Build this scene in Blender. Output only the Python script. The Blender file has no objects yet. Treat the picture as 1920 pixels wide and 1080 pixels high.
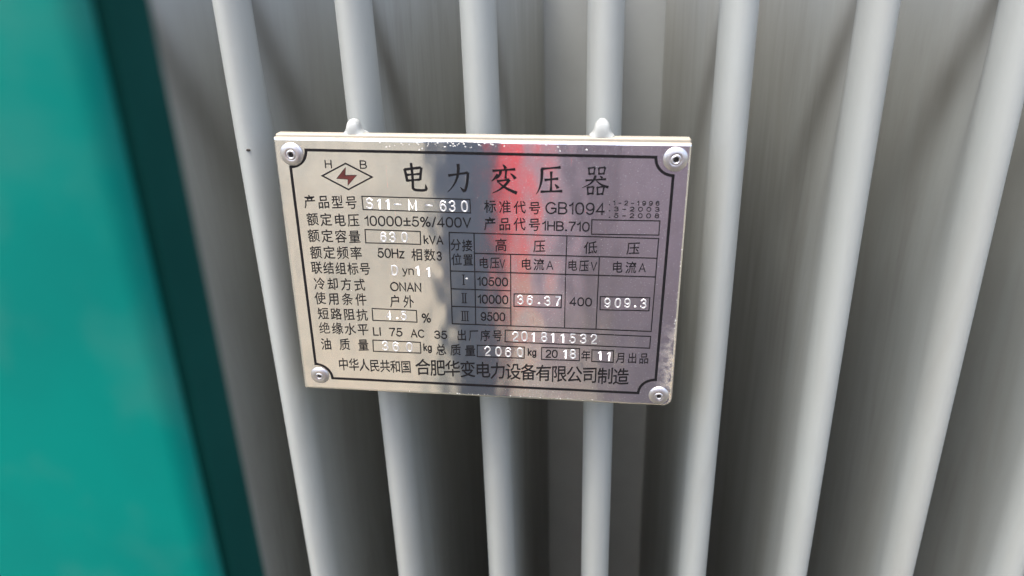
import bpy, bmesh, math, random
from mathutils import Vector, Matrix, noise
random.seed(7)
sc = bpy.context.scene
C = sc.collection
R = math.radians
MM = 0.001
Z0 = 1.35                      # height of the camera above the ground; the fins' frame hangs from here

# ------------------------------------------------------------------ camera
cam_data = bpy.data.cameras.new('camera')
cam = bpy.data.objects.new('camera', cam_data); C.objects.link(cam); sc.camera = cam
rows = ((0.99363, 0.10917, -0.02785), (0.01755, -0.39416, -0.91888), (-0.11129, 0.91254, -0.39356))
right, up, back = Vector(rows[0]), -Vector(rows[1]), -Vector(rows[2])
mw = Matrix((right, up, back)).transposed().to_4x4()
mw.translation = Vector((-1.825*MM, -301.6*MM, Z0))
cam.matrix_world = mw
cam_data.sensor_width = 36.0
cam_data.lens = 1418.96/1920*36
cam_data.clip_start = 0.01; cam_data.clip_end = 500
cam_data.dof.use_dof = True
cam_data.dof.focus_distance = 0.318
cam_data.dof.aperture_fstop = 9.0

# ------------------------------------------------------------------ sky, sun, exposure
SUN_EL, SUN_AZ = R(74), R(214)     # high, in front of the fins and a little to the right
w = bpy.data.worlds.new('World'); sc.world = w; w.use_nodes = True
nt = w.node_tree; nt.nodes.clear()
sky = nt.nodes.new('ShaderNodeTexSky'); sky.sky_type = 'NISHITA'; sky.sun_disc = False
sky.sun_elevation = SUN_EL; sky.sun_rotation = SUN_AZ
sky.air_density = 0.9; sky.dust_density = 5.2; sky.ozone_density = 0.1; sky.altitude = 50
bg = nt.nodes.new('ShaderNodeBackground'); bg.inputs['Strength'].default_value = 0.15
out = nt.nodes.new('ShaderNodeOutputWorld')
nt.links.new(sky.outputs[0], bg.inputs[0]); nt.links.new(bg.outputs[0], out.inputs[0])
sun_data = bpy.data.lights.new('sun', 'SUN'); sun_data.energy = 1.1; sun_data.angle = R(24); sun_data.color = (1.0, 0.965, 0.92)
sun = bpy.data.objects.new('sun', sun_data); C.objects.link(sun)
to_sun = Vector((math.sin(SUN_AZ)*math.cos(SUN_EL), math.cos(SUN_AZ)*math.cos(SUN_EL), math.sin(SUN_EL)))
sun.rotation_euler = to_sun.to_track_quat('Z', 'Y').to_euler(); sun.location = (1, -2, 4)
sc.view_settings.view_transform = 'Standard'; sc.view_settings.look = 'None'
sc.view_settings.gamma = 1.0; sc.view_settings.exposure = 2.04
sc.render.engine = 'CYCLES'
sc.cycles.max_bounces = 14; sc.cycles.diffuse_bounces = 8; sc.cycles.glossy_bounces = 6

# ------------------------------------------------------------------ helpers
def tag(o, label=None, cat=None, kind=None, group=None):
    if label: o['label'] = label
    if cat: o['category'] = cat
    if kind: o['kind'] = kind
    if group: o['group'] = group
    return o
def empty(name, loc=(0, 0, 0)):
    o = bpy.data.objects.new(name, None); C.objects.link(o); o.location = loc; o.empty_display_size = 0.02
    return o
def link(name, me, m=None, parent=None, smooth=False):
    o = bpy.data.objects.new(name, me); C.objects.link(o)
    if m: me.materials.append(m)
    if parent: o.parent = parent
    if smooth:
        me.polygons.foreach_set('use_smooth', [True]*len(me.polygons))
    return o
def mesh(name, V, F, m, parent=None, smooth=False):
    me = bpy.data.meshes.new(name); me.from_pydata(V, [], F); me.update()
    return link(name, me, m, parent, smooth)
def box(name, lo, hi, m, parent=None, bevel=0.0, seg=3):
    bm = bmesh.new(); bmesh.ops.create_cube(bm, size=1)
    for v in bm.verts:
        v.co = Vector([(lo[i]+hi[i])/2 + v.co[i]*(hi[i]-lo[i]) for i in range(3)])
    if bevel: bmesh.ops.bevel(bm, geom=bm.edges[:], offset=bevel, segments=seg, profile=0.5, affect='EDGES')
    me = bpy.data.meshes.new(name); bm.to_mesh(me); bm.free()
    o = link(name, me, m, parent, bool(bevel))
    return o
def sharp(o, ang=35):
    # shading only: smooth by angle without operators
    me = o.data
    bm = bmesh.new(); bm.from_mesh(me)
    for f in bm.faces: f.smooth = True
    for e in bm.edges:
        if len(e.link_faces) == 2 and e.calc_face_angle(0) > R(ang): e.smooth = False
    bm.to_mesh(me); bm.free()
    return o

# ------------------------------------------------------------------ materials
class N:
    def __init__(s, name):
        s.m = bpy.data.materials.new(name); s.m.use_nodes = True; s.t = s.m.node_tree; s.t.nodes.clear()
        s.o = s.n('ShaderNodeOutputMaterial'); s.b = s.n('ShaderNodeBsdfPrincipled'); s.l(s.b.outputs[0], s.o.inputs[0])
        s.tc = s.n('ShaderNodeTexCoord').outputs['Object']
    def n(s, t, **k):
        x = s.t.nodes.new(t)
        for a, b in k.items(): setattr(x, a, b)
        return x
    def l(s, a, b): s.t.links.new(a, b)
    def set(s, **k):
        for a, b in k.items():
            i = s.b.inputs[a.replace('_', ' ')]
            if hasattr(b, 'links'): s.l(b, i)
            else: i.default_value = b if not isinstance(b, tuple) else (*b, 1)
    def mapc(s, sc_=(1, 1, 1), rot=(0, 0, 0), src=None, loc=(0, 0, 0)):
        x = s.n('ShaderNodeMapping'); x.inputs['Scale'].default_value = sc_; x.inputs['Rotation'].default_value = rot; x.inputs['Location'].default_value = loc
        s.l(src or s.tc, x.inputs[0]); return x.outputs[0]
    def noise(s, scale, v=None, detail=4, rough=0.55, dist=0.0):
        x = s.n('ShaderNodeTexNoise'); x.inputs['Scale'].default_value = scale; x.inputs['Detail'].default_value = detail
        x.inputs['Roughness'].default_value = rough; x.inputs['Distortion'].default_value = dist
        s.l(v or s.tc, x.inputs['Vector']); return x.outputs['Fac']
    def ramp(s, f, *st):
        x = s.n('ShaderNodeValToRGB'); e = x.color_ramp.elements
        while len(e) < len(st): e.new(0.5)
        for i, (p, c) in enumerate(st):
            e[i].position = p; e[i].color = (*c, 1) if isinstance(c, tuple) else (c, c, c, 1)
        s.l(f, x.inputs[0]); return x.outputs[0]
    def mix(s, f, a, b, mode='MIX'):
        x = s.n('ShaderNodeMix', data_type='RGBA', blend_type=mode)
        for i, v in ((0, f), (6, a), (7, b)):
            if hasattr(v, 'links'): s.l(v, x.inputs[i])
            else: x.inputs[i].default_value = (*v, 1) if isinstance(v, tuple) else v
        return x.outputs[2]
    def math(s, op, a, b=0.0):
        x = s.n('ShaderNodeMath', operation=op)
        for i, v in enumerate((a, b)):
            if hasattr(v, 'links'): s.l(v, x.inputs[i])
            else: x.inputs[i].default_value = v
        return x.outputs[0]
    def bump(s, h, strength=0.2, dist=0.001):
        x = s.n('ShaderNodeBump'); x.inputs['Strength'].default_value = strength; x.inputs['Distance'].default_value = dist
        s.l(h, x.inputs['Height']); s.l(x.outputs[0], s.b.inputs['Normal'])

def fin_paint():
    s = N('light_grey_enamel')
    oi = s.n('ShaderNodeObjectInfo'); off = s.n('ShaderNodeVectorMath', operation='SCALE'); cmb = s.n('ShaderNodeCombineXYZ')
    for k in range(3): s.l(oi.outputs['Random'], cmb.inputs[k])
    s.l(cmb.outputs[0], off.inputs[0]); off.inputs['Scale'].default_value = 7.3
    add = s.n('ShaderNodeVectorMath', operation='ADD'); s.l(s.tc, add.inputs[0]); s.l(off.outputs[0], add.inputs[1]); own = add.outputs[0]
    tall = s.mapc((28, 28, 5), src=own); tall2 = s.mapc((75, 75, 8), (R(6), 0, 0), src=own); tall3 = s.mapc((330, 330, 20), (R(-3), 0, 0), src=own)
    n1 = s.noise(1.0, tall, 5, .6, .9); n2 = s.noise(1.0, tall2, 6, .65, 1.2); n4 = s.noise(1.0, tall3, 3, .6, .5)
    n3 = s.noise(7.0, own, 4)
    base = s.mix(s.ramp(n1, (.38, 0.0), (.72, 1.0)), (.298, .318, .303), (.265, .275, .255))
    # brown dust runs, only on the flat panels behind the nose
    sep = s.n('ShaderNodeSeparateXYZ'); s.l(s.tc, sep.inputs[0])
    yy = s.math('ADD', sep.outputs['Y'], .279); zz = s.math('SUBTRACT', sep.outputs['Z'], Z0)
    deep = s.ramp(yy, (.016, 0.0), (.055, 1.0))
    run = s.math('MULTIPLY', s.ramp(s.math('ADD', s.math('MULTIPLY', n2, .90), s.math('MULTIPLY', n4, .10)), (.43, 0.0), (.66, 1.0)), deep)
    run = s.math('MULTIPLY', run, s.ramp(n3, (.40, 0.05), (.60, 1.0)))
    base = s.mix(s.math('MULTIPLY', run, .5), base, (.160, .155, .138))
    # shade painted as colour in the pressed hollow behind the nose, near the top
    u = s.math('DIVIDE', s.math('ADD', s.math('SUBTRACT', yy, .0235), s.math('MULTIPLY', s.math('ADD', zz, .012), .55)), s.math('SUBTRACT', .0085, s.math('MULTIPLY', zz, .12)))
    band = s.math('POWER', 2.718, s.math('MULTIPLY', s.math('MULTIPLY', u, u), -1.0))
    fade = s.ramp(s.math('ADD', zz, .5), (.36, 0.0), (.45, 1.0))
    hollow_shade = s.math('MULTIPLY', s.math('MULTIPLY', band, fade), s.ramp(n3, (.25, .55), (.65, 1.0)))
    base = s.mix(s.math('MULTIPLY', hollow_shade, .9), base, (.08, .078, .066))
    # specks of dirt
    v = s.n('ShaderNodeTexVoronoi'); v.inputs['Scale'].default_value = 34; v.inputs['Randomness'].default_value = 1
    s.l(s.mapc((1, 1, .6), src=own), v.inputs['Vector'])
    sepc = s.n('ShaderNodeSeparateColor'); s.l(v.outputs['Color'], sepc.inputs[0])
    speck = s.math('MULTIPLY', s.ramp(s.math('ADD', v.outputs['Distance'], s.math('MULTIPLY', s.noise(300, own, 2), .05)), (.050, 1.0), (.062, 0.0)), s.ramp(sepc.outputs[0], (.86, 0.0), (.87, 1.0)))
    base = s.mix(s.math('MULTIPLY', s.math('MULTIPLY', speck, deep), .85), base, (.06, .05, .04))
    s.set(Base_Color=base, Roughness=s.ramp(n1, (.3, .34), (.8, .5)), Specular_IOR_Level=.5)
    s.bump(s.math('ADD', s.noise(420, None, 3), s.math('MULTIPLY', s.noise(90, s.mapc((1, 1, .35)), 2), 3.0)), .10, .0006)
    return s.m
def simple(name, col, rough=.5, metal=0.0, var=.12, scale=80, bump=.08, spec=.5):
    s = N(name); n1 = s.noise(scale, None, 5, .6)
    d = tuple(max(0, c*(1-var*2)) for c in col)
    s.set(Base_Color=s.mix(s.ramp(n1, (.3, 0.0), (.75, 1.0)), col, d), Roughness=s.ramp(n1, (.3, rough), (.75, min(1, rough+.12))), Metallic=metal, Specular_IOR_Level=spec)
    if bump: s.bump(n1, bump, .0005)
    return s.m
def aluminium():
    s = N('brushed_aluminium')
    grain = s.noise(1.0, s.mapc((130, 130, 5200)), 3, .7)
    grain2 = s.noise(1.0, s.mapc((420, 420, 9000)), 2, .7)
    blotch = s.noise(75, None, 5, .65); fine = s.noise(1500, s.mapc((1, 1, 1.4)), 4, .7)
    dull = s.ramp(blotch, (.42, 0.0), (.70, 1.0))
    spots = s.ramp(fine, (.56, 0.0), (.68, 1.0))
    # stain and dulling grow towards the right, where water has run
    sep = s.n('ShaderNodeSeparateXYZ'); s.l(s.tc, sep.inputs[0])
    side = s.ramp(s.math('ADD', s.math('MULTIPLY', sep.outputs['X'], 6.2), .5), (.30, 0.15), (.62, 1.0))
    base = s.mix(s.math('MULTIPLY', spots, .35), (.87, .86, .85), (.62, .60, .60))
    base = s.mix(s.math('MULTIPLY', dull, .30), base, (.66, .64, .62))
    # yellow glue stain on the lower right edge
    gx = s.ramp(sep.outputs['X'], (.0765, 0.0), (.0815, 1.0)); gz = s.ramp(s.math('ADD', sep.outputs['Z'], .5), (.440, 0.0), (.446, 1.0), (.472, 1.0), (.483, 0.0))
    glue = s.math('MULTIPLY', s.math('MULTIPLY', gx, gz), s.ramp(s.noise(330, None, 4), (.40, 0.0), (.56, 1.0)))
    base = s.mix(s.math('MULTIPLY', glue, .55), base, (.60, .42, .14))
    rough = s.math('ADD', s.ramp(grain, (.25, .10), (.8, .14)), s.math('MULTIPLY', side, .05))
    rough = s.math('ADD', rough, s.math('MULTIPLY', spots, s.math('ADD', .05, s.math('MULTIPLY', side, .10))))
    s.set(Base_Color=base, Metallic=s.math('SUBTRACT', 1.0, s.math('MULTIPLY', glue, .5)), Roughness=rough, Anisotropic=.85, Anisotropic_Rotation=.25)
    tn = s.n('ShaderNodeTangent', direction_type='UV_MAP'); s.l(tn.outputs[0], s.b.inputs['Tangent'])
    h = s.math('ADD', s.math('MULTIPLY', grain, .6), s.math('MULTIPLY', grain2, .5))
    h = s.math('ADD', h, s.math('MULTIPLY', fine, .22))
    # hairline scratches
    sc1 = s.n('ShaderNodeTexNoise'); sc1.inputs['Scale'].default_value = 1; sc1.inputs['Detail'].default_value = 1
    s.l(s.mapc((2600, 1, 60), (0, R(24), 0)), sc1.inputs['Vector'])
    h = s.math('ADD', h, s.math('MULTIPLY', s.ramp(sc1.outputs[0], (.735, 0.0), (.76, 1.0)), -1.2))
    s.bump(h, .065, .00012)
    return s.m
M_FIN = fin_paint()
M_WALL = simple('grey_tank_enamel', (.285, .305, .30), .42, 0, .06, 30, .05)
M_ALU = aluminium()
M_STAMP = simple('bright_struck_aluminium', (.84, .83, .82), .48, 1.0, .06, 900, .15)
M_RIVET = simple('dull_rivet_aluminium', (.62, .60, .60), .36, 1.0, .12, 420, .25)
M_HOLE = simple('dark_rivet_core', (.05, .045, .04), .5, .6, .2, 900, .2)
M_INK = simple('black_etching_ink', (.010, .009, .010), .65, 0, .25, 700, .1, .15)
M_RED = simple('dark_red_and_black_ink', (.11, .018, .014), .45, 0, .35, 330, .1)
M_CREAM = simple('cream_backing_paint', (.30, .268, .21), .45, 0, .07, 160, .15)
M_WHITE = simple('thick_white_paint', (.315, .33, .315), .3, 0, .05, 200, .2)
M_FLECK = simple('white_paint_fleck', (.65, .64, .60), .5, 0, .05, 800, .1)
def teal():
    s = N('teal_green_enamel')
    n1 = s.noise(24, None, 4); n2 = s.noise(45, None, 4)
    base = s.mix(s.ramp(n1, (.35, 0.0), (.70, 1.0)), (.0, .138, .110), (.001, .115, .095))
    base = s.mix(s.math('MULTIPLY', s.ramp(n2, (.50, 0.0), (.72, 1.0)), .55), base, (.03, .135, .11))
    v = s.n('ShaderNodeTexVoronoi'); v.inputs['Scale'].default_value = 150; s.l(s.tc, v.inputs['Vector'])
    sp = s.n('ShaderNodeSeparateColor'); s.l(v.outputs['Color'], sp.inputs[0])
    speck = s.math('MULTIPLY', s.ramp(v.outputs['Distance'], (.09, 1.0), (.16, 0.0)), s.ramp(sp.outputs[0], (.93, 0.0), (.94, 1.0)))
    base = s.mix(s.math('MULTIPLY', speck, .6), base, (.28, .35, .31))
    s.set(Base_Color=base, Roughness=.6, Specular_IOR_Level=.06); s.bump(n2, .05, .001)
    return s.m
M_TEAL = teal()
M_ZINC = simple('blue_grey_primer', (.15, .175, .21), .6, 0, .1, 30, .05)
M_TEALSHADE = simple('teal_enamel_painted_shade', (.003, .038, .031), .75, 0, .1, 40, .05, .04)  # teal darkened in the base colour: painted shade for the post's side
def ground_mat():
    s = N('dry_grass_and_sandy_soil')
    turn = s.mapc((1, 1, 1), (0, 0, R(23))); n1 = s.noise(1.0, s.mapc((4.6, .7, 1), src=turn), 3, .5, .5); n2 = s.noise(22, None, 6, .7); n3 = s.noise(1.0, s.mapc((5.5, .8, 1), src=turn, loc=(3, 1, 0)), 4)
    base = s.mix(s.ramp(n1, (.46, 0.0), (.54, 1.0)), (.136, .126, .094), (.034, .044, .038))
    base = s.mix(s.ramp(n3, (.52, 0.0), (.60, 1.0)), base, (.20, .165, .115))
    base = s.mix(s.math('MULTIPLY', s.ramp(n2, (.4, 0.0), (.65, 1.0)), .5), base, (.08, .08, .06))
    s.set(Base_Color=base, Roughness=.9); s.bump(n2, .6, .02)
    return s.m
M_GROUND = ground_mat()

# ------------------------------------------------------------------ ground
g = mesh('ground', [(-120, -120, 0), (120, -120, 0), (120, 120, 0), (-120, 120, 0)], [(0, 1, 2, 3)], M_GROUND)
tag(g, kind='structure')

# ------------------------------------------------------------------ transformer: tank wall and cooling fins
PITCH = .050; HALF = .0072; NOSE = .0125; DEPTH = .279
ZT, ZB = .014, -.86                    # top and bottom of the fins, about Z0
trafo = tag(empty('power_transformer', (0, DEPTH, 0)), 'light grey power transformer tank with a row of tall vertical cooling fins', 'transformer')
def part(name, lo, hi, m, bevel=.002):
    o = box(name, (lo[0], lo[1]-DEPTH, lo[2]), (hi[0], hi[1]-DEPTH, hi[2]), m, trafo, bevel); return o
part('tank_wall', (-.62, DEPTH, Z0-1.10), (.62, DEPTH+.012, Z0+.09), M_WALL, 0)
part('tank_rim', (-.65, DEPTH-.018, Z0+.09), (.65, DEPTH+.05, Z0+.106), M_WALL)
part('tank_body', (-.62, DEPTH+.012, Z0-1.10), (.62, DEPTH+.62, Z0+.085), M_WALL, .004)
part('base_frame', (-.60, DEPTH-.02, 0), (.60, DEPTH+.60, Z0-1.10), M_WALL, .004)

def fin(n):
    cx = (n-4)*PITCH
    rnd = random.Random(100+n)
    sx = rnd.uniform(0, 50)
    lean = rnd.uniform(-.0004, .0004)
    A0 = rnd.uniform(.0050, .0062); zfade = rnd.uniform(.060, .085)
    # outline from the left base round the nose to the right base
    prof = []
    ys = [DEPTH, .24, .20, .16, .13, .105, .085, .068, .055, .044, .036, .030, .0255, .0215, .018, .0155]
    for y in ys: prof.append((-1, y, HALF))
    K = 18
    for i in range(K+1):
        t = math.pi*i/K
        prof.append((-1 if i < K/2 else 1 if i > K/2 else 0, NOSE-NOSE*math.sin(t), HALF*abs(math.cos(t))))
    for y in reversed(ys): prof.append((1, y, HALF))
    zs = [ZT, ZT-.004, ZT-.010, ZT-.018] + [ZT-.018-.0125*i for i in range(1, 29)] + [ZT-.368-.03*i for i in range(1, 17)] + [ZB]
    V = []; F = []
    for z in zs:
        e = max(0.0, min(1.0, (z-(ZT-.055-zfade*1.4))/(.03+zfade*1.4))) # 0 low .. 1 at the welded top
        amp = A0*(e**1.1)
        yc = .0215+.040*(1-e); sg = .0075+.018*(1-e)
        for s, y, h in prof:
            x = s*h
            if s and y > .0135:
                t_ = max(0, min(1, (y-.0125)/(.0050+.026*(1-e)))); t_ = t_*t_*(3-2*t_)
                d = max(0, y-.019)/(.030+.03*(1-e))
                dent = amp*t_*math.exp(-d*d)
                wav = .00045*noise.noise(Vector((sx+y*9, z*5.5, s*3.1)))*min(1, (y-.0135)/.03)
                taper = .0006*min(1, y/.1)
                x = s*max(.0009, h-dent-taper)+wav
            wob = .00022*noise.noise(Vector((sx, z*7, 9.3)))
            V.append((x+wob+lean*(z/.5), y-DEPTH, z+Z0))
    n_ = len(prof)
    for j in range(len(zs)-1):
        for i in range(n_-1):
            a = j*n_+i; F.append((a, a+1, a+1+n_, a+n_))
    F.append(tuple(range(n_-1, -1, -1)))
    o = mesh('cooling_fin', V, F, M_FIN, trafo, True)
    o.location.x = cx
    o.data.polygons[len(F)-1].use_smooth = False
    return o, cx
fins = {}
for n in range(-3, 12):
    fins[n], _ = fin(n)
def blob(name, r, loc, m, parent, squash=(1, 1, 1), seed=0):
    bm = bmesh.new(); bmesh.ops.create_icosphere(bm, subdivisions=2, radius=r)
    for v in bm.verts:
        v.co = Vector([v.co[i]*squash[i] for i in range(3)])*(1+.25*noise.noise(v.co*900+Vector((seed, 0, 0))))
    me = bpy.data.meshes.new(name); bm.to_mesh(me); bm.free()
    o = link(name, me, m, parent, True); o.location = loc; return o
M_DIRT = simple('dark_dirt', (.03, .025, .02), .8, 0, .2, 900, .1)
blob('paint_drip', .0010, (-.0036, .0011-DEPTH, Z0-.0795), M_WHITE, fins[4], (1, 1, 1.1), 3)
blob('paint_drip', .0006, (-.0036, .0012-DEPTH, Z0-.0806), M_DIRT, fins[4], (1, 1, .7), 8)
blob('dirt_speck', .0007, (.0012, .0001-DEPTH, Z0-.0690), M_DIRT, fins[1], (1.4, .5, .8), 5)

# ------------------------------------------------------------------ green post in front of the left fins
post = tag(empty('green_post', (-.0627, -.1976, 0)), 'teal green steel post at the left of the grey fins, its side coloured darker for shade', 'post')
def dp(name, lo, hi, m, bevel):
    return box(name, (lo[0]+.0627, lo[1]+.1976, lo[2]), (hi[0]+.0627, hi[1]+.1976, hi[2]), m, post, bevel, 5)
dp('post_face', (-.1045, -.2141, 0), (-.0632, -.2080, 1.72), M_TEAL, .0028)
dp('post_side', (-.1040, -.2082, .002), (-.0627, -.1978, 1.718), M_TEALSHADE, .0006)
dp('post_back', (-.1034, -.1977, .004), (-.0640, -.1973, 1.716), M_ZINC, 0)

# ------------------------------------------------------------------ nameplate
PR = Matrix(((0.99961, -0.01094, 0.02582), (0.01136, 0.9998, -0.01634), (-0.02564, 0.01663, 0.99953)))
plate = empty('nameplate')
pm = PR.to_4x4(); pm.translation = Vector((-.04985, -.016, Z0-.11867)); plate.matrix_world = pm
tag(plate, 'aluminium rating nameplate with black Chinese lettering riveted to a cream backing before the fins', 'nameplate')
stamps = []       # centres of every struck character, in mm, filled below
CJK = [
    ["电力变压器", -25.08, 42.05, 45.72, 42.13, 10.62, 11.52],
    ["产品型号", -68.8, 30.89, -51.62, 30.87, 4.37, 5.32],
    ["标准代号", 4.72, 30.86, 22.4, 30.62, 4.27, 5.12],
    ["额定电压", -68.54, 23.35, -51.42, 23.34, 4.42, 5.31],
    ["产品代号", 4.57, 23.67, 22.35, 23.7, 4.31, 5.22],
    ["额定容量", -68.88, 16.2, -51.61, 16.25, 4.46, 5.41],
    ["额定频率", -68.77, 8.76, -51.61, 9.03, 4.5, 5.51],
    ["相数", -25.94, 9.21, -20.66, 9.22, 4.21, 5.21],
    ["联结组标号", -69.29, 1.79, -48.44, 2.0, 4.2, 5.36],
    ["冷却方式", -68.79, -5.49, -51.44, -5.4, 4.35, 5.46],
    ["使用条件", -69.26, -12.32, -51.39, -12.2, 4.39, 5.55],
    ["户外", -36.57, -12.42, -30.76, -12.38, 4.12, 5.51],
    ["短路阻抗", -68.75, -19.66, -51.56, -19.55, 4.43, 5.4],
    ["绝缘水平", -68.9, -26.71, -51.79, -26.6, 4.47, 5.49],
    ["出厂序号", -8.47, -27.24, 6.86, -26.85, 3.92, 5.17],
    ["油质量", -69.03, -34.63, -52.3, -34.23, 4.27, 5.6],
    ["总质量", -17.81, -34.82, -5.02, -34.67, 4.21, 5.27],
    ["年", 44.84, -34.59, 44.84, -34.59, 3.66, 4.96],
    ["月出品", 59.61, -34.92, 69.33, -34.67, 3.65, 4.96],
    ["中华人民共和国", -62.21, -44.44, -33.9, -44.35, 4.19, 5.99],
    ["合肥华变电力设备有限公司制造", -26.32, -43.99, 60.16, -44.14, 6.16, 7.83],
    ["分接", -9.64, 14.13, -4.9, 14.03, 3.84, 4.89],
    ["位置", -9.52, 7.69, -4.74, 7.59, 3.87, 4.98],
    ["高", 8.85, 14.62, 8.85, 14.62, 4.36, 5.34],
    ["压", 24.41, 14.62, 24.41, 14.62, 4.33, 5.09],
    ["低", 44.93, 14.81, 44.93, 14.81, 4.73, 5.08],
    ["压", 61.8, 14.97, 61.8, 14.97, 4.71, 5.07],
    ["电压", 1.64, 6.54, 6.25, 6.72, 3.64, 4.74],
    ["电流", 19.11, 6.63, 24.26, 6.64, 3.95, 4.97],
    ["电压", 37.91, 6.77, 42.53, 6.76, 3.6, 4.72],
    ["电流", 55.94, 6.7, 61.36, 6.7, 3.9, 4.95],
]
LAT = [
    ["H", -60.83, 44.8, -58.06, 44.82, 3.4],
    ["B", -46.66, 44.92, -43.9, 44.95, 3.38],
    ["GB1094", 26.66, 28.32, 49.93, 28.47, 5.03],
    [".1-2-1996", 51.3, 32.62, 70.74, 32.91, 1.94],
    [".3-2003", 51.4, 30.17, 70.9, 30.49, 1.91],
    [".5-2008", 51.51, 27.48, 70.95, 27.83, 1.96],
    ["10000±5%/400V", -46.83, 21.08, -3.03, 21.6, 4.39],
    ["1HB.710", 25.34, 21.36, 44.25, 21.43, 4.05],
    ["kVA", -22.8, 14.01, -14.69, 13.97, 3.86],
    ["50Hz", -42.5, 7.25, -31.23, 7.28, 4.3],
    ["3", -17.77, 6.85, -15.56, 6.84, 4.16],
    ["yn", -32.6, 0.05, -27.74, 0.0, 2.91],
    ["ONAN", -38.26, -7.74, -24.93, -7.68, 4.21],
    ["%", -25.56, -22.05, -21.47, -22.02, 4.48],
    ["LI", -47.37, -29.38, -43.87, -29.38, 4.14],
    ["75", -40.31, -29.37, -34.39, -29.31, 4.08],
    ["AC", -30.8, -29.49, -24.63, -29.47, 4.04],
    ["35", -20.49, -29.62, -14.8, -29.59, 3.98],
    ["kg", -25.57, -35.97, -21.86, -35.95, 3.71],
    ["kg", 19.95, -35.95, 23.66, -35.98, 3.68],
    ["20", 27.64, -36.48, 32.82, -36.44, 3.94],
    ["V", 8.21, 4.47, 10.53, 4.49, 3.93],
    ["A", 27.34, 4.53, 30.19, 4.53, 3.92],
    ["V", 45.31, 4.67, 47.78, 4.7, 3.91],
    ["A", 64.52, 4.82, 67.33, 4.84, 3.9],
    ["10500", -1.19, -3.77, 11.69, -3.68, 4.02],
    ["10000", -1.23, -11.93, 11.72, -11.8, 4.1],
    ["9500", -0.13, -20.02, 10.38, -19.89, 4.13],
    ["400", 37.2, -11.36, 46.44, -11.34, 4.02],
]
BOX = [
    [[-47.01, 33.61], [-3.34, 33.47], [-3.17, 27.86], [-46.92, 28.03]],
    [[44.98, 26.46], [71.37, 26.77], [71.41, 20.88], [45.09, 20.44]],
    [[-46.92, 19.49], [-24.03, 19.38], [-24.13, 13.78], [-47.07, 13.69]],
    [[-46.86, -16.31], [-27.64, -16.42], [-27.67, -21.99], [-46.99, -21.97]],
    [[10.33, -24.03], [71.4, -24.14], [71.36, -29.73], [10.2, -29.62]],
    [[-47.78, -31.61], [-26.8, -31.75], [-26.8, -37.08], [-48.01, -37.2]],
    [[-1.88, -31.91], [18.52, -31.83], [18.4, -37.28], [-1.98, -37.5]],
    [[25.94, -31.57], [42.07, -31.39], [42.11, -37.27], [25.91, -37.45]],
    [[47.31, -31.72], [56.43, -31.71], [56.51, -37.37], [47.4, -37.33]],
    [[14.12, -6.92], [33.86, -6.59], [33.76, -12.42], [14.07, -12.64]],
    [[49.72, -6.66], [69.85, -6.38], [69.84, -12.31], [49.87, -12.67]],
]
LIN = [
    [[-12.16, 19.35], [71.44, 19.45]],
    [[71.44, 19.45], [71.43, -21.74]],
    [[71.43, -21.74], [-12.36, -21.98]],
    [[-12.36, -21.98], [-12.16, 19.35]],
    [[-2.02, 19.38], [-2.25, -21.92]],
    [[12.77, 10.62], [12.75, -21.81]],
    [[35.37, 19.33], [35.24, 2.28]],
    [[35.22, 1.44], [35.43, -21.82]],
    [[48.62, 10.94], [48.59, -21.74]],
    [[-2.09, 10.64], [71.15, 11.06]],
    [[-12.01, 2.43], [71.14, 2.95]],
    [[-12.09, -5.63], [12.57, -5.57]],
    [[-12.22, -13.78], [12.65, -13.52]],
]
STP = [
    ["S11-M-630", [[-44.07, 30.62], [-40.37, 30.61], [-36.82, 30.55], [-32.51, 30.47], [-26.47, 30.5], [-19.81, 30.46], [-14.14, 30.43], [-10.37, 30.45], [-5.57, 30.46]], 4.84],
    ["630", [[-39.48, 16.42], [-35.82, 16.5], [-30.77, 16.62]], 4.66],
    ["D", [[-35.68, 1.78]], 4.84],
    ["11", [[-26.14, 2.06], [-21.61, 1.69]], 4.82],
    ["4.5", [[-39.92, -19.17], [-36.28, -20.66], [-33.24, -19.13]], 4.59],
    ["201811532", [[14.6, -26.92], [18.53, -26.66], [22.12, -26.76], [26.8, -26.62], [30.4, -26.64], [34.56, -26.76], [38.93, -26.71], [43.36, -26.61], [47.94, -26.53]], 4.89],
    ["360", [[-42.42, -34.2], [-37.75, -34.43], [-31.81, -34.36]], 4.89],
    ["2060", [[2.5, -34.61], [7.24, -34.62], [11.47, -34.77], [16.6, -34.53]], 4.86],
    ["18", [[35.84, -34.36], [39.38, -34.25]], 4.83],
    ["11", [[50.55, -34.33], [54.27, -34.52]], 4.83],
    ["36.37", [[16.78, -9.56], [20.81, -9.59], [24.68, -10.95], [28.14, -9.65], [32.48, -9.51]], 4.56],
    ["909.3", [[52.79, -9.47], [57.13, -9.36], [60.88, -9.2], [64.11, -10.76], [67.51, -9.21]], 4.54],
]
ROM = [
    [-6.89, -1.33],
    [-6.87, -9.71],
    [-6.79, -18.11],
]
DIA = [
    [-52.4, 46.94],
    [-42.16, 41.65],
    [-52.23, 36.29],
    [-62.41, 41.68],
]
BOLT = [
    [-52.55, 45.37],
    [-56.58, 40.73],
    [-52.04, 40.55],
    [-52.28, 38.04],
    [-48.32, 42.26],
    [-53.01, 42.11],
]
RIV = [
    [-73.86, 50.14],
    [75.41, 51.34],
    [-73.66, -50.81],
    [76.86, -52.7],
]
SHEET = [
    [-80.32, 56.44],
    [80.82, 57.05],
    [82.21, -57.63],
    [-81.28, -57.48],
]
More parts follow.
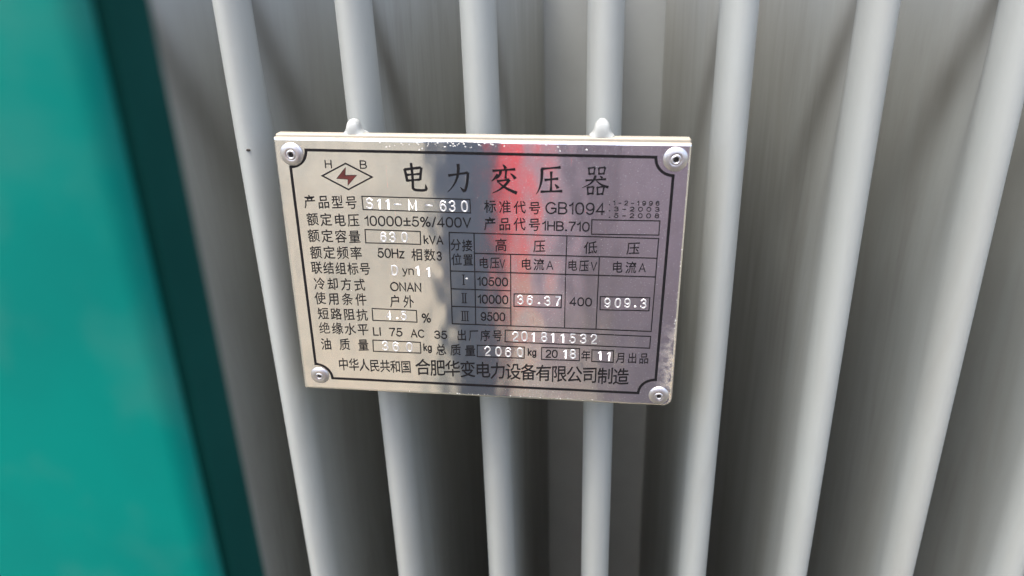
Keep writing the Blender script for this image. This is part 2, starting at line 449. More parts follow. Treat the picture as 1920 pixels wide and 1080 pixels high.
CORN = [
    [-68.32, 52.01],
    [-75.0, 44.68],
    [68.37, 52.0],
    [74.99, 45.41],
    [75.0, -44.96],
    [67.7, -51.99],
    [-68.37, -52.0],
    [-75.01, -45.05],
]

for s_, pts, h_ in STP: stamps += [tuple(p) for p in pts]
def disp(x, z):
    """height of the sheet's face in mm above its mean plane (towards the viewer)"""
    d = .06*noise.noise(Vector((x*.055+3.1, z*.035, .7))) + .07*noise.noise(Vector((x*.17+1, z*.11, 4.2))) + .006*noise.noise(Vector((x*.42, z*.30, 9)))
    for sx_, sz_ in stamps:
        r2 = (x-sx_)**2+(z-sz_)**2
        if r2 < 60: d -= .035*math.exp(-r2/9.0)
    for sx_, sz_ in RIV:
        r2 = (x-sx_)**2+(z-sz_)**2
        if r2 < 400: d -= .14*math.exp(-r2/55.0)
    for sx_, sz_, a_, k_ in ((-19.3, 1.6, -.10, 7.0), (-1.5, 30.4, -.05, 8.0)):
        r2 = (x-sx_)**2+(z-sz_)**2
        d += a_*math.exp(-r2/k_)
    return d
T_SHEET = .8
def P(x, z, lift=0.0):
    return (x*MM, -(disp(x, z)+lift)*MM, z*MM)
XL, XR, ZBm, ZTp = -80.8, 81.5, -57.5, 56.8
def warp(u, v):
    # bilinear between the sheet's measured corners
    a = SHEET
    x = (1-v)*((1-u)*a[3][0]+u*a[2][0])+v*((1-u)*a[0][0]+u*a[1][0])
    z = (1-v)*((1-u)*a[3][1]+u*a[2][1])+v*((1-u)*a[0][1]+u*a[1][1])
    # cut the lower right corner round
    rx, rz, r = a[2][0]-3.2, a[2][1]+3.2, 3.2
    if x > rx and z < rz:
        dx, dz = x-rx, z-rz; L = math.hypot(dx, dz); m_ = max(abs(dx), abs(dz))
        x, z = rx+dx*m_/L, rz+dz*m_/L
    return x, z
NX, NZ = 180, 128
V = []; F = []; UV = []
for j in range(NZ+1):
    for i in range(NX+1):
        x, z = warp(i/NX, j/NZ); V.append(P(x, z))
for j in range(NZ):
    for i in range(NX):
        a = j*(NX+1)+i; F.append((a, a+1, a+NX+2, a+NX+1))
sheet = mesh('aluminium_sheet', V, F, M_ALU, plate, True)
uvl = sheet.data.uv_layers.new(name='UVMap')
for lp in sheet.data.loops:
    c = sheet.data.vertices[lp.vertex_index].co; uvl.data[lp.index].uv = (c.x*6+.5, c.z*6+.5)
so = sheet.modifiers.new('thickness', 'SOLIDIFY'); so.thickness = T_SHEET*MM; so.offset = -1 
# backing: a shallow painted steel tray, a little larger than the sheet
bm = bmesh.new()
ol = [(-80.2, 57.9), (80.7, 58.8), (82.9, -55.0), (82.4, -57.0), (80.9, -58.0), (-80.3, -58.9)]
f0 = [bm.verts.new((x*MM, (T_SHEET+.55)*MM, z*MM)) for x, z in ol]
f1 = [bm.verts.new((x*MM, (T_SHEET+5.0)*MM, z*MM)) for x, z in ol]
bm.faces.new(f0); bm.faces.new(list(reversed(f1)))
for i in range(len(ol)):
    k = (i+1) % len(ol); bm.faces.new((f0[k], f0[i], f1[i], f1[k]))
bmesh.ops.recalc_face_normals(bm, faces=bm.faces[:])
bmesh.ops.bevel(bm, geom=[e for e in bm.edges], offset=.0007, segments=3, profile=.5, affect='EDGES')
me = bpy.data.meshes.new('backing_plate'); bm.to_mesh(me); bm.free()
sharp(link('backing_plate', me, M_CREAM, plate), 40)
# bright bent lip of the sheet over the top edge of the tray
V = []; F = []
for i in range(161):
    u = i/160; x = -80.2+160.9*u; zt = SHEET[0][1]+(SHEET[1][1]-SHEET[0][1])*u
    rag = .10*noise.noise(Vector((x*.5, 0, 2)))
    V += [(x*MM, -.02*MM, (zt+.02)*MM), (x*MM, (.25)*MM, (zt+.40+rag)*MM), (x*MM, (.75)*MM, (zt+.5+rag)*MM)]
for i in range(160):
    for k in range(2):
        a = i*3+k; F.append((a, a+3, a+4, a+1))
mesh('paint_lip', V, F, M_CREAM, plate, True)

# welded lugs that carry the tray on the fins
def lug(x0, z0, seed, scale=1.0):
    out2 = [(-6.2, -.6), (-4.6, .25), (-3.6, 1.6), (-3.15, 3.2), (-2.7, 4.9), (-1.7, 6.3), (0, 6.9), (1.7, 6.3), (2.7, 4.9), (3.15, 3.2), (3.6, 1.6), (4.6, .25), (6.2, -.6)]
    rings = [(-.0, .35), (.25, .62), (.9, .85), (1.9, .96), (3.2, .97), (6.3, .93), (7.2, .75), (7.4, .2)]
    V = []; F = []
    for y, s in rings:
        for x, z in out2:
            k = 1+.03*noise.noise(Vector((x*.4+seed, z*.4, y*.3)))
            V.append(((x0+x*s*k*scale)*MM, (1.6+y)*MM, (z0+(-.6+(z+.6)*s*k*scale))*MM))
    n_ = len(out2)
    for j in range(len(rings)-1):
        for i in range(n_):
            a = j*n_+i; b = j*n_+(i+1) % n_; F.append((a, b, b+n_, a+n_))
    F.append(tuple(range(n_-1, -1, -1)))
    o = mesh('welded_lug', V, F, M_WHITE, plate, True); bm = bmesh.new(); bmesh.ops.create_cone(bm, cap_ends=True, segments=20, radius1=.003, radius2=.003, depth=.0115, matrix=Matrix.Translation((x0*MM, .0124, (z0-5)*MM)) @ Matrix.Rotation(R(90), 4, 'X'))
    rod = bpy.data.meshes.new('lug_rod'); bm.to_mesh(rod); bm.free(); link('lug_rod', rod, M_WHITE, o)
    sub = o.modifiers.new('round', 'SUBSURF'); sub.levels = sub.render_levels = 2
    return o
lug(-49.4, 58.2, 1.0, .84); lug(47.5, 58.9, 6.0, .98)

# rivets: flanged pop rivets with a hollow centre
def rivet(x0, z0, r, seed, tilt=(0, 0)):
    prof = [(1.0, 0), (.985, .22), (.90, .55), (.76, .86), (.60, 1.05), (.47, 1.10), (.44, .98), (.41, 1.02), (.38, 1.22), (.33, 1.30), (.265, 1.26), (.225, 1.02), (.21, .3), (.20, -.3)]
    S = 40; V = []; F = []
    for k, (rr, h) in enumerate(prof):
        for i in range(S):
            t = 2*math.pi*i/S
            q = 1+.02*noise.noise(Vector((math.cos(t)*1.3+seed, math.sin(t)*1.3, rr*3)))
            if rr < .45: q += .10*noise.noise(Vector((math.cos(t)*1.2, math.sin(t)*1.2, seed)))
            V.append((r*rr*q*math.cos(t)*MM, -h*r/4.4*MM, r*rr*q*math.sin(t)*MM))
    for k in range(len(prof)-1):
        for i in range(S):
            j = (i+1) % S; F.append((k*S+i, k*S+j, (k+1)*S+j, (k+1)*S+i))
    o = mesh('rivet', V, F, M_RIVET, plate, True)
    o.location = (x0*MM, -(disp(x0, z0)+.02)*MM, z0*MM); o.rotation_euler = (R(tilt[0]), 0, R(tilt[1]))
    V = []; F = []
    for i in range(16):
        t = 2*math.pi*i/16; V.append((.235*r*math.cos(t)*MM, -.12*MM, .235*r*math.sin(t)*MM))
    V.append((.03*r*MM, -.42*MM, -.02*r*MM))
    for i in range(16): F.append((i, (i+1) % 16, 16))
    mesh('rivet_core', V, F, M_HOLE, o)
for i, ((x, z), r) in enumerate(zip(RIV, (4.75, 4.75, 4.25, 4.35))):
    rivet(x, z, r, i*3.7, ((2, -1), (-1, 2), (3, 0), (0, -2))[i])

# ------------------------------------------------------------------ printed lines and letters (flat ink, .05 mm thick)
LAY = [0]
def ribbon(V, F, pts, wid, closed=False, lift=None, taper=None):
    """mitred flat ribbon on the sheet"""
    if lift is None:
        LAY[0] = (LAY[0]+1) % 6; lift = .10+.010*LAY[0]
    P2 = [Vector(p) for p in pts]; n_ = len(P2)
    b0 = len(V)
    for i, p in enumerate(P2):
        a = P2[(i-1) % n_] if (closed or i > 0) else None
        c = P2[(i+1) % n_] if (closed or i < n_-1) else None
        d1 = (p-a).normalized() if a is not None else None
        d2 = (c-p).normalized() if c is not None else None
        if d1 is None: d1 = d2
        if d2 is None: d2 = d1
        n1 = Vector((-d1.y, d1.x)); n2 = Vector((-d2.y, d2.x)); m_ = (n1+n2)
        m_ = m_.normalized() if m_.length > 1e-6 else n1
        k = 1/max(.45, m_.dot(n1))
        w_ = wid*(taper(i/(n_-1)) if taper else 1)/2*k
        q = p.copy()
        if not closed and not taper:
            if i == 0: q = p-d2*wid*.35
            if i == n_-1: q = p+d1*wid*.35
        A = q+m_*w_; B_ = q-m_*w_
        V.append(P(A.x, A.y, lift)); V.append(P(B_.x, B_.y, lift))
    m2 = n_ if closed else n_-1
    for i in range(m2):
        a = b0+2*i; c = b0+2*((i+1) % n_); F.append((a, a+1, c+1, c))
def dense(a, b, step=4.0):
    L = math.dist(a, b); k = max(1, int(L/step))
    return [(a[0]+(b[0]-a[0])*i/k, a[1]+(b[1]-a[1])*i/k) for i in range(k+1)]
def poly(pts, closed=True, step=4.0):
    o = []
    m_ = len(pts) if closed else len(pts)-1
    for i in range(m_):
        o += dense(pts[i], pts[(i+1) % len(pts)], step)[:-1]
    if not closed: o.append(pts[-1])
    return o
# border with scooped corners
def scoop(cx, cz, a0, a1, r=7.0, n_=10):
    return [(cx+r*math.cos(R(a0+(a1-a0)*i/n_)), cz+r*math.sin(R(a0+(a1-a0)*i/n_))) for i in range(n_+1)]
bp = []
for seg in (scoop(-75, 52, -90, 0), scoop(75, 52, 180, 270), scoop(75, -52, 90, 180), scoop(-75, -52, 0, 90)):
    if bp: bp += dense(bp[-1], seg[0])[1:-1]
    bp += seg
bp += dense(bp[-1], bp[0])[1:-1]
V = []; F = []; ribbon(V, F, bp, 1.1, True, .10); mesh('printed_border', V, F, M_INK, plate)
V = []; F = []
for a, b in LIN: ribbon(V, F, dense(a, b), .42)
mesh('table_grid', V, F, M_INK, plate)
for bx in BOX:
    V = []; F = []; ribbon(V, F, poly([tuple(p) for p in bx]), .42, True, .10); mesh('printed_box', V, F, M_INK, plate)
# emblem: diamond with a lightning bolt between two letters
V = []; F = []; ribbon(V, F, poly([tuple(p) for p in DIA]), .60, True, .10); emb = mesh('emblem_diamond', V, F, M_INK, plate)
def flat(name, pts, m, parent, lift):
    V = [P(x, z, lift) for x, z in pts]; return mesh(name, V, [tuple(range(len(pts)))], m, parent)
flat('lightning_bolt', BOLT, M_RED, emb, .12)
V = []; F = []; ribbon(V, F, poly(BOLT, True, 2), .16, True, .14); mesh('bolt_outline', V, F, M_INK, emb)

# monoline letters (also used for the struck characters)
def arc(cx, cy, rx, ry, a0, a1, n_=10, p=1.0):
    o = []
    for i in range(n_+1):
        t = R(a0+(a1-a0)*i/n_); c_, s_ = math.cos(t), math.sin(t)
        o.append((cx+rx*math.copysign(abs(c_)**p, c_), cy+ry*math.copysign(abs(s_)**p, s_)))
    return o
G = {}
G['0'] = (.54, [arc(.27, .5, .27, .5, 90, 450, 20, .85)+[]])
G['O'] = (.78, [arc(.39, .5, .39, .5, 90, 450, 22, .95)])
G['1'] = (.26, [[(.0, .76), (.10, .80), (.19, .90), (.24, 1.0), (.24, 0)]])
G['2'] = (.52, [arc(.26, .71, .25, .29, 170, -20, 10)+[(.44, .50), (.10, .17), (.02, .0), (.52, 0)]])
G['3'] = (.52, [arc(.25, .755, .235, .245, 165, -90, 10)+[(.17, .51)], [(.25, .51)]+arc(.255, .27, .265, .27, 85, -165, 11)])
G['4'] = (.54, [[(.54, .26), (.0, .26), (.39, 1.0), (.39, 0)]])
G['5'] = (.52, [[(.48, 1.0), (.11, 1.0), (.05, .50)]+arc(.25, .325, .27, .325, 135, -165, 12)])
G['6'] = (.54, [arc(.28, .72, .24, .28, 25, 170, 8)+[(.01, .55)]+arc(.27, .32, .26, .32, 180, 540, 18)])
G['7'] = (.52, [[(0, 1.0), (.52, 1.0), (.52, .93), (.30, .50), (.20, .0)]])
G['8'] = (.52, [arc(.26, .765, .225, .235, -90, 270, 16), arc(.26, .27, .26, .27, 90, 450, 16)])
G['9'] = (.54, [[(x, 1-y) for x, y in [(.54-a, b) for a, b in arc(.28, .72, .24, .28, 25, 170, 8)+[(.01, .55)]+arc(.27, .32, .26, .32, 180, 540, 18)]]])
G['-'] = (.42, [[(0, .42), (.42, .42)]])
G['.'] = (.10, [[(.0, .04), (.10, .04)], [(.0, .0), (.10, .0)]])
G['/'] = (.28, [[(0, -.02), (.28, 1.02)]])
G['±'] = (.56, [[(.28, .88), (.28, .22)], [(0, .55), (.56, .55)], [(0, .08), (.56, .08)]])
G['%'] = (.82, [arc(.17, .76, .155, .22, 90, 450, 12), arc(.65, .24, .155, .22, 90, 450, 12), [(.16, -.03), (.64, 1.03)]])
G['H'] = (.56, [[(0, 0), (0, 1)], [(.56, 0), (.56, 1)], [(0, .52), (.56, .52)]])
G['B'] = (.56, [[(.30, .52), (0, .52), (0, 1), (.32, 1)]+arc(.33, .765, .20, .235, 80, -80, 7)+[(.30, .52)], [(0, .52), (0, 0), (.34, 0)]+arc(.34, .26, .225, .26, -80, 80, 7)+[(.30, .52)]])
G['G'] = (.70, [arc(.35, .5, .36, .5, 40, 320, 18)+[(.69, .15), (.69, .47), (.38, .47)]])
G['A'] = (.64, [[(0, 0), (.32, 1), (.64, 0)], [(.115, .34), (.525, .34)]])
G['C'] = (.66, [arc(.35, .5, .35, .5, 42, 318, 18)])
G['D'] = (.56, [[(.26, 0), (0, 0), (0, 1), (.26, 1)]+arc(.26, .5, .30, .5, 80, -80, 12)+[(.26, 0)]])
G['I'] = (.04, [[(.02, 0), (.02, 1)]])
G['L'] = (.46, [[(0, 1), (0, 0), (.46, 0)]])
G['M'] = (.70, [[(0, 0), (0, 1), (.35, .12), (.70, 1), (.70, 0)]])
G['N'] = (.58, [[(0, 0), (0, 1), (.58, 0), (.58, 1)]])
G['S'] = (.58, [arc(.29, .745, .265, .255, 25, 250, 10)+[(.36, .50)]+arc(.29, .265, .29, .265, 60, -158, 11)])
G['V'] = (.62, [[(0, 1), (.31, 0), (.62, 1)]])
G['k'] = (.42, [[(0, 0), (0, 1)], [(.40, .70), (0, .30)], [(.13, .43), (.42, 0)]])
G['g'] = (.46, [arc(.22, .36, .22, .36, 90, 450, 14), [(.46, .72), (.46, -.04)]+arc(.24, -.06, .22, .22, -10, -160, 7)])
G['y'] = (.52, [[(0, 1), (.26, .08)], [(.52, 1), (.22, -.18), (.14, -.34), (.0, -.34)]])
G['n'] = (.50, [[(0, 0), (0, 1)], [(0, .68)]+arc(.25, .66, .25, .34, 160, 0, 8)+[(.50, 0)]])
G['z'] = (.42, [[(0, .72), (.42, .72), (0, 0), (.42, 0)]])
def lay(s, x0, z0, x1, z1, h):
    gap = .20
    if '-' in s and '.' in s: gap = .62      # widely set small type
    tot = sum(G[c][0] for c in s)+gap*(len(s)-1)
    k = (x1-x0)/tot if len(s) > 1 or s in '%VAHB3' else h
    res = []; x = 0
    for c in s:
        wd, st = G[c]
        ts = [[(x0+(x+px)*k, z0+(z1-z0)*((x+px)/max(tot, .01))+py*h) for px, py in pl] for pl in st]
        res.append(ts); x += wd+gap
    return res
for s_, x0, z0, x1, z1, h_ in LAT:
    V = []; F = []
    wd = .52+.05*(h_-4) if h_ > 3.6 else .30 if h_ < 2.4 else .42
    if s_ in 'V A': wd = .38
    ins = wd/2
    for gl in lay(s_, x0+ins, z0+ins, x1-ins, z1+ins, h_-wd):
        for st in gl: ribbon(V, F, st, wd)
    mesh('printed_text', V, F, M_INK, plate)
# roman numerals with slab ends
for k, (x, z) in enumerate(ROM):
    V = []; F = []; n_ = k+1; sp = 1.05; hw = (n_-1)*sp/2
    for i in range(n_): ribbon(V, F, [(x-hw+i*sp, z-2.1), (x-hw+i*sp, z+2.1)], .46, False, .10)
    for zz in (-2.2, 2.2): ribbon(V, F, [(x-hw-.55, z+zz), (x+hw+.55, z+zz)], .24, False, .12)
    mesh('printed_text', V, F, M_INK, plate)

# Chinese characters: the title is drawn stroke by stroke, brush fashion
def bez(pts, n_=7):
    if len(pts) == 2: return [(pts[0][0]+(pts[1][0]-pts[0][0])*i/4, pts[0][1]+(pts[1][1]-pts[0][1])*i/4) for i in range(5)]
    o = []
    (ax, ay), (bx_, by_), (cx_, cy_) = pts
    for i in range(n_+1):
        t = i/n_; o.append(((1-t)**2*ax+2*t*(1-t)*bx_+t*t*cx_, (1-t)**2*ay+2*t*(1-t)*by_+t*t*cy_))
    return o
# each stroke: points in a 100 x 100 box (y up) and its taper: b both even, s sharpens at the end, d swells at the end
KAI = {
 '电': [([(14, 78), (19, 60), (22, 34)], 'b', 0), ([(14, 76), (76, 84)], 'b', 1), ([(78, 84), (74, 62), (71, 40)], 'b', 0), ([(20, 57), (73, 62)], 'e', 1), ([(22, 37), (70, 42)], 'e', 1),
        ([(40, 99), (44, 60), (42, 12)], 'b', 0), ([(42, 12), (44, 4), (60, 4)], 'b', 0), ([(60, 4), (86, 2), (93, 8)], 'b', 0), ([(93, 7), (92, 14), (90, 26)], 's', 0)],
 '力': [([(10, 58), (84, 70)], 'e', 1), ([(84, 70), (80, 20), (70, 4)], 'b', 0), ([(70, 4), (62, 8), (54, 18)], 's', 0), ([(48, 99), (54, 40), (6, 0)], 's', 0)],
 '变': [([(46, 100), (54, 94), (56, 86)], 'd', 0), ([(8, 78), (92, 85)], 'e', 1), ([(38, 80), (38, 62), (22, 50)], 's', 0), ([(58, 82), (57, 66), (56, 52)], 'e', 0), ([(28, 66), (16, 50), (4, 42)], 's', 0), ([(74, 70), (86, 62), (92, 52)], 'd', 0),
        ([(24, 42), (70, 49)], 'e', 1), ([(70, 49), (50, 16), (6, 0)], 's', 0), ([(28, 40), (50, 18), (98, 2)], 'd', 0)],
 '压': [([(20, 88), (90, 95)], 'e', 1), ([(22, 89), (26, 30), (2, 0)], 's', 0), ([(32, 50), (82, 56)], 'e', 1), ([(56, 80), (57, 40), (56, 12)], 'e', 0), ([(18, 9), (98, 13)], 'e', 1), ([(70, 36), (78, 30), (82, 22)], 'd', 0)],
 '器': [([(24, 96), (26, 84), (27, 72)], 'e', 0), ([(24, 94), (46, 97)], 'e', 1), ([(46, 97), (45, 84), (43, 73)], 'e', 0), ([(27, 74), (44, 76)], 'e', 1),
        ([(60, 96), (61, 84), (62, 73)], 'e', 0), ([(60, 95), (83, 98)], 'e', 1), ([(83, 98), (81, 84), (78, 74)], 'e', 0), ([(62, 75), (79, 77)], 'e', 1),
        ([(14, 52), (88, 58)], 'e', 1), ([(50, 70), (44, 40), (3, 27)], 's', 0), ([(52, 54), (66, 36), (98, 30)], 'd', 0), ([(66, 68), (72, 64), (74, 61)], 'd', 0),
        ([(22, 30), (24, 16), (25, 2)], 'e', 0), ([(22, 28), (44, 31)], 'e', 1), ([(44, 31), (43, 16), (42, 4)], 'e', 0), ([(25, 6), (42, 8)], 'e', 1),
        ([(58, 30), (59, 16), (60, 2)], 'e', 0), ([(58, 29), (82, 32)], 'e', 1), ([(82, 32), (80, 16), (77, 3)], 'e', 0), ([(60, 5), (78, 7)], 'e', 1)]}
TP = {'b': lambda t: 1.05, 'e': lambda t: 1.15-.45*math.sin(math.pi*t), 's': lambda t: 1.25-1.0*t**1.5, 'd': lambda t: .35+1.05*t**.8}
def title(s, x0, z0, x1, z1, w_, h_):
    for i, ch in enumerate(s):
        cx = x0+(x1-x0)*i/(len(s)-1); cz = z0+(z1-z0)*i/(len(s)-1)
        V = []; F = []
        for pts, tp, fine in KAI[ch]:
            q = [(cx+(px/100-.5)*w_, cz+(py/100-.5)*h_) for px, py in bez(pts)]
            ribbon(V, F, q, .96 if ch != '器' else .74, False, None, TP[tp])
        mesh('title_character', V, F, M_INK, plate)
cv = bpy.data.curves.new('type_setter', 'FONT'); cv.resolution_u = 2; cv.offset = 0
tobj = bpy.data.objects.new('type_setter', cv); C.objects.link(tobj)
cache = {}
def glyph(ch):
    if ch not in cache:
        cv.body = ch; base_area = 0; base = None
        for off in (0.0, .004, .007):           # heavier ink, unless thickening breaks the fill
            cv.offset = off; bpy.context.view_layer.update()
            me = bpy.data.meshes.new_from_object(tobj.evaluated_get(bpy.context.evaluated_depsgraph_get()))
            area = sum(p.area for p in me.polygons)
            got = ([(v.co.x, v.co.y) for v in me.vertices], [tuple(p.vertices) for p in me.polygons])
            bpy.data.meshes.remove(me)
            if area > base_area*1.005: base_area, base = area, got
            else: break
        cache[ch] = base
    return cache[ch]
def setline(s, x0, z0, x1, z1, w_, h_):
    V = []; F = []
    n_ = len(s)
    kx, kz = w_/.86, h_/.90
    for i, ch in enumerate(s):
        t = i/(n_-1) if n_ > 1 else 0
        cx = x0+(x1-x0)*t; cz = z0+(z1-z0)*t
        vs, fs = glyph(ch); b0 = len(V)
        rj = random.Random(ord(ch)+i)
        dz = rj.uniform(-.06, .06)
        for x, y in vs:
            X = cx+(x-.5)*kx; Z = cz+(y-.38)*kz+.075*(x-.5)*kx+dz
            V.append(P(X, Z, .10))
        F += [tuple(b0+k for k in f) for f in fs]
    mesh('printed_text', V, F, M_INK, plate)
for row in CJK:
    if row[0] == '电力变压器': title(*row)
    else: setline(*row)
bpy.data.objects.remove(tobj)

# struck characters: each a low ridge with a rounded back, as the punch left it
def ridge(V, F, pts, rad, hgt):
    P2 = [Vector(p) for p in pts]; n_ = len(P2); K = 6; b0 = len(V)
    closed = (P2[0]-P2[-1]).length < 1e-4
    for i, p in enumerate(P2):
        a = P2[max(i-1, 0)]; c = P2[min(i+1, n_-1)]
        if closed and i in (0, n_-1): a, c = P2[-2], P2[1]
        d = (c-a).normalized(); m_ = Vector((-d.y, d.x))
        end = 1.0
        q = p
        for k in range(K+1):
            t = math.pi*k/K; o_ = math.cos(t)*rad; hh = math.sin(t)*hgt
            A = q+m_*o_
            V.append(P(A.x, A.y, hh-.02))
    for i in range(n_-1):
        for k in range(K):
            a = b0+i*(K+1)+k; F.append((a, a+1, a+K+2, a+K+1))
    if not closed:
        for i, sgn in ((0, -1), (n_-1, 1)):
            d = (P2[min(i+1, n_-1)]-P2[max(i-1, 0)]).normalized()*sgn*rad*.8
            q = P2[i]+d; V.append(P(q.x, q.y, -.02)); e = len(V)-1
            for k in range(K):
                a = b0+i*(K+1)+k; F.append((a, e, a+1) if sgn > 0 else (a+1, e, a))
for s_, pts, h_ in STP:
    V = []; F = []
    for c, (x, z) in zip(s_, pts):
        wd, st = G[c]; h = h_-.7; k = h*.98 if c not in '-.' else h
        jx = random.uniform(-.12, .12); rj = random.uniform(-.05, .05)
        if c == '.':
            st = [[(.05, .0), (.05, .07)]]; wd = .1
        for pl in st:
            q = []
            for px, py in pl:
                xx = (px-wd/2)*k; zz = (py-.5)*h if c not in '-.' else (py-.42)*h if c == '-' else py*h
                if c == '-': xx *= 1.6
                q.append((x+jx+xx-rj*zz, z+zz+rj*xx))
            q = [q[0]]+[p for a, p in zip(q, q[1:]) if math.dist(a, p) > 1e-5]
            ridge(V, F, q, .31 if c != '.' else .48, .20)
    mesh('struck_characters', V, F, M_STAMP, plate, True)

# flecks of white paint along the sheet's edges
V = []; F = []
rf = random.Random(5)
def fleck(x, z, r):
    b0 = len(V); n_ = rf.randint(5, 7); a0 = rf.uniform(0, 6)
    for i in range(n_):
        t = a0+2*math.pi*i/n_; rr = r*rf.uniform(.5, 1.25)
        V.append(P(x+rr*math.cos(t)*1.2, z+rr*math.sin(t)*.8, .08))
    V.append(P(x, z, .08+r*.35))
    for i in range(n_): F.append((b0+i, b0+(i+1) % n_, b0+n_))
for i in range(46):
    x = rf.choice((rf.gauss(-3, 22), rf.gauss(-8, 12))); x = max(-38, min(62, x)); fleck(x, 55.9-abs(rf.gauss(0, 1.1))+x*.004, rf.uniform(.12, .42))
for i in range(14): fleck(rf.gauss(-5, 12), -56.4-rf.uniform(0, .5), rf.uniform(.1, .28))
for i in range(12): fleck(rf.gauss(35, 10), -56.5-rf.uniform(0, .4), rf.uniform(.1, .22))
for i in range(14): fleck(81.0-rf.uniform(0, .5), rf.uniform(-40, 45), rf.uniform(.1, .28))
for i in range(40): fleck(rf.uniform(-70, 75), rf.uniform(-50, 50), rf.uniform(.05, .13))
fleck(-5.6, -.7, .55)
tag(mesh('paint_flecks', V, F, M_FLECK, plate), kind='stuff')

# ------------------------------------------------------------------ the person facing the plate, mirrored in it
pers = tag(empty('person', (.198, -.76, 0)), 'person in a mauve grey quilted jacket and grey trousers, facing the nameplate', 'person')
M_SKIN = simple('skin', (.48, .30, .22), .5, 0, .1, 60, .1)
M_VEST = simple('mauve_grey_cloth', (.355, .26, .28), .85, 0, .12, 90, .3, .2)
M_TROU = simple('grey_trouser_cloth', (.31, .25, .265), .85, 0, .12, 120, .3, .2)
M_NAVY = simple('mauve_sleeve_cloth', (.355, .26, .28), .8, 0, .15, 120, .3, .2)
M_REDP = simple('red_cylinder_paint', (.95, .05, .065), .6, 0, .04, 30, .05, .1)
M_HAIR = simple('black_hair', (.02, .018, .016), .5, 0, .3, 200, .4)
M_SHOE = simple('black_shoe', (.03, .03, .03), .4, 0, .2, 100, .1)
def skin(name, chains, m, parent, lv=2, flat_y=1.0):
    """chains: lists of (x, y, z, radius); chains starting on an earlier joint share it"""
    Vs, E, Rr, idx = [], [], [], {}
    for ch in chains:
        prev = None
        for x, y, z, r in ch:
            key = (round(x, 4), round(y, 4), round(z, 4))
            if key not in idx: idx[key] = len(Vs); Vs.append((x, y, z)); Rr.append(r)
            k = idx[key]
            if prev is not None and prev != k: E.append((prev, k))
            prev = k
    me = bpy.data.meshes.new(name); me.from_pydata(Vs, E, []); me.update()
    o = link(name, me, m, parent)
    md = o.modifiers.new('skin', 'SKIN')
    if not me.skin_vertices: 
        me.attributes  # layer is made by the modifier
    for i, sv in enumerate(me.skin_vertices[0].data):
        r = Rr[i]; sv.radius = (r, r*flat_y) if not isinstance(r, tuple) else r; sv.use_root = (i == 0)
    sb = o.modifiers.new('sub', 'SUBSURF'); sb.levels = sb.render_levels = lv
    md.use_smooth_shade = True
    return o
# body: head, neck, trunk, arms and hands as one skinned figure; clothes lie over it
def hand(s):
    x, y, z = s*.235, .055, .775
    ch = []
    for k, (dx, L) in enumerate(((-.027, .070), (-.009, .080), (.009, .075), (.027, .058))):
        bx = y+dx
        ch.append([(x, y, z, .018), (x-s*.004, bx, z-.045, .013), (x-s*.008, bx*1.02, z-.045-L*.40, .0085), (x-s*.016, bx*1.02-.002, z-.045-L*.74, .0078), (x-s*.026, bx*1.02-.004, z-.045-L*.98, .0068)])
    ch.append([(x, y, z, .018), (x-s*.012, y+.034, z-.022, .012), (x-s*.020, y+.050, z-.052, .0095), (x-s*.026, y+.054, z-.078, .008)])
    return ch
chains = [[(0, 0, .95, .12), (0, 0, 1.15, .115), (0, -.005, 1.33, .12), (0, -.005, 1.42, .07), (0, .0, 1.48, .052), (0, .015, 1.54, .062), (0, .018, 1.60, .078), (0, .015, 1.66, .076), (0, .01, 1.70, .045)]]
for s in (-1, 1):
    chains.append([(0, -.005, 1.42, .07), (s*.17, -.005, 1.385, .052), (s*.205, -.02, 1.22, .042), (s*.222, -.022, 1.10, .036), (s*.230, .018, .94, .030), (s*.234, .045, .83, .022), (s*.235, .055, .775, .018)])
    chains += hand(s)
    chains.append([(0, 0, .95, .12), (s*.09, 0, .86, .085), (s*.10, .01, .50, .055), (s*.105, -.01, .12, .04)])
body = skin('body', chains, M_SKIN, pers, 2)
# face
blob('nose', .014, (0, .095, 1.60), M_SKIN, body, (.8, 1.2, 1.6))
for s in (-1, 1):
    blob('eye', .011, (s*.030, .083, 1.625), M_WHITE, body, (1.3, .7, .8)); blob('ear', .022, (s*.078, .015, 1.61), M_SKIN, body, (.4, .8, 1.3))
blob('mouth', .018, (0, .085, 1.562), simple('lip', (.42, .16, .14), .5, 0, .1, 60, .1), body, (1.3, .5, .45))
bm = bmesh.new(); bmesh.ops.create_uvsphere(bm, u_segments=24, v_segments=16, radius=.098)
for v in bm.verts:
    v.co.z *= 1.08
    if v.co.y > .02 and v.co.z < .035: v.co.y = .02+(v.co.y-.02)*.15; v.co.x *= .98
    v.co *= 1+.05*noise.noise(v.co*40)
me = bpy.data.meshes.new('hair'); bm.to_mesh(me); bm.free(); h = link('hair', me, M_HAIR, pers, True, ); h.location = (0, -.005, 1.645)
def tube(name, rings, m, parent, S=40, wr=.004, seed=0, inner=None):
    V = []; F = []
    for j, (cx, cy, z, rx, ry) in enumerate(rings):
        for i in range(S):
            t = 2*math.pi*i/S
            q = 1+wr*10*noise.noise(Vector((math.cos(t)*1.6+seed, math.sin(t)*1.6, z*7)))
            V.append((cx+rx*q*math.cos(t), cy+ry*q*math.sin(t), z))
    for j in range(len(rings)-1):
        for i in range(S):
            k = (i+1) % S; F.append((j*S+i, j*S+k, (j+1)*S+k, (j+1)*S+i))
    F.append(tuple(range(S))); F.append(tuple((len(rings)-1)*S+i for i in reversed(range(S))))
    o = mesh(name, V, F, m, parent, True); return o
R_ = []
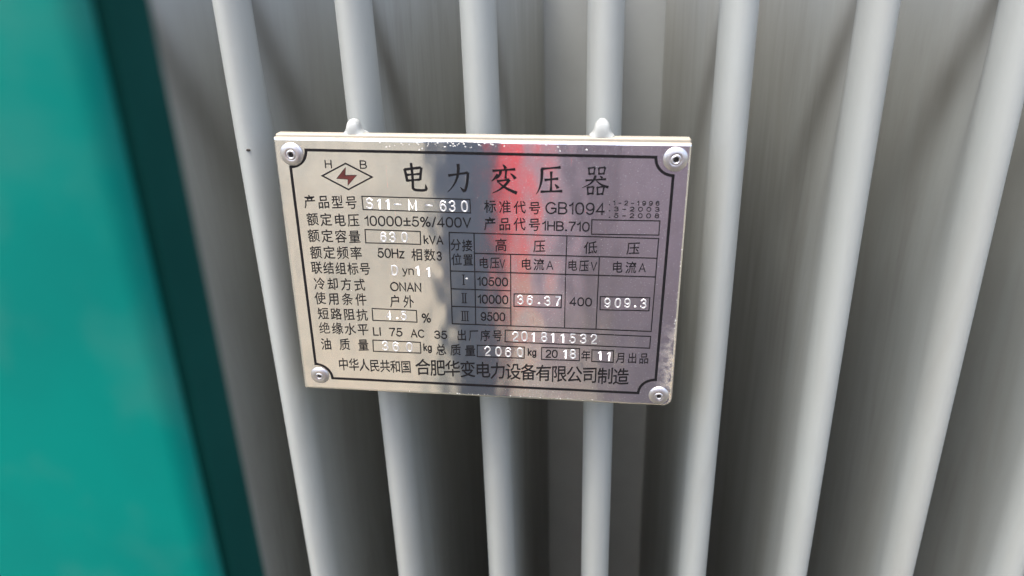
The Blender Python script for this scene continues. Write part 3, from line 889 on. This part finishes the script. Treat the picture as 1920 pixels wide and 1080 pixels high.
for i in range(33):
    z = .86+i*(1.44-.86)/32; puff = .006*abs(math.sin((z-.86)/.075*math.pi))
    a = (z-.86)/.58
    rx = .185-.02*math.sin(a*math.pi)*.6+(.0 if a < .85 else -(a-.85)/.15*.085)+puff; ry = .128-.01*a+(.0 if a < .85 else -(a-.85)/.15*.05)+puff
    R_.append((0, 0, z, rx, ry))
tube('quilted_jacket', R_, M_VEST, pers, 48, .003)
for s in (-1, 1):
    pts = [(s*.17, -.005, 1.40, .070), (s*.195, -.015, 1.30, .066), (s*.208, -.02, 1.20, .060), (s*.222, -.02, 1.08, .056), (s*.229, .005, .98, .052), (s*.233, .035, .88, .045), (s*.235, .05, .80, .038)]
    o = []
    for a, b in zip(pts, pts[1:]):
        for k in range(4): o.append(tuple(a[i]+(b[i]-a[i])*k/4 for i in range(4)))
    o.append(pts[-1])
    tube('sleeve', [(x, y, z, r, r*1.05) for x, y, z, r in o], M_NAVY, pers, 28, .006, s)
    pts = [(s*.088, 0, .93, .115), (s*.095, 0, .80, .098), (s*.10, .008, .62, .080), (s*.10, .01, .48, .068), (s*.103, 0, .30, .064), (s*.105, -.01, .10, .066)]
    o = []
    for a, b in zip(pts, pts[1:]):
        for k in range(4): o.append(tuple(a[i]+(b[i]-a[i])*k/4 for i in range(4)))
    o.append(pts[-1])
    tube('trouser_leg', [(x, y, z, r, r*1.05) for x, y, z, r in o], M_TROU, pers, 28, .006, s+4)
    V = []
    sh = tube('shoe', [(s*.105, .06, .0, .048, .135), (s*.105, .06, .02, .050, .137), (s*.105, .055, .045, .046, .125), (s*.105, .02, .075, .042, .085), (s*.105, -.01, .115, .045, .055)], M_SHOE, pers, 28, .002, s+9)

# ------------------------------------------------------------------ red gas cylinder, mirrored in the plate
gas = tag(empty('gas_cylinder', (-.290, -2.95, 0)), 'tall red steel gas cylinder with a brass valve standing on the ground behind the person', 'gas cylinder')
def lathe(name, prof, m, parent, S=40):
    V = [(r*math.cos(2*math.pi*i/S), r*math.sin(2*math.pi*i/S), z) for r, z in prof for i in range(S)]
    F = [(k*S+i, k*S+(i+1) % S, (k+1)*S+(i+1) % S, (k+1)*S+i) for k in range(len(prof)-1) for i in range(S)]
    return mesh(name, V, F, m, parent, True)
lathe('cylinder_body', [(0, .012), (.15, .012), (.200, .0), (.205, .03), (.205, .06), (.203, 1.02), (.162, 1.12), (.135, 1.21), (.088, 1.27), (.052, 1.30), (.042, 1.31), (.042, 1.34), (0, 1.34)], M_REDP, gas)
M_BRASS = simple('brass', (.55, .40, .16), .35, 1.0, .1, 200, .1)
lathe('valve', [(0, 1.335), (.028, 1.335), (.028, 1.37), (.018, 1.375), (.018, 1.43), (.024, 1.435), (.024, 1.45), (0, 1.45)], M_BRASS, gas, 20)
vw = lathe('valve_wheel', [(.010, 1.452), (.046, 1.452), (.050, 1.460), (.046, 1.468), (.010, 1.468), (.010, 1.452)], M_HOLE, gas, 24)
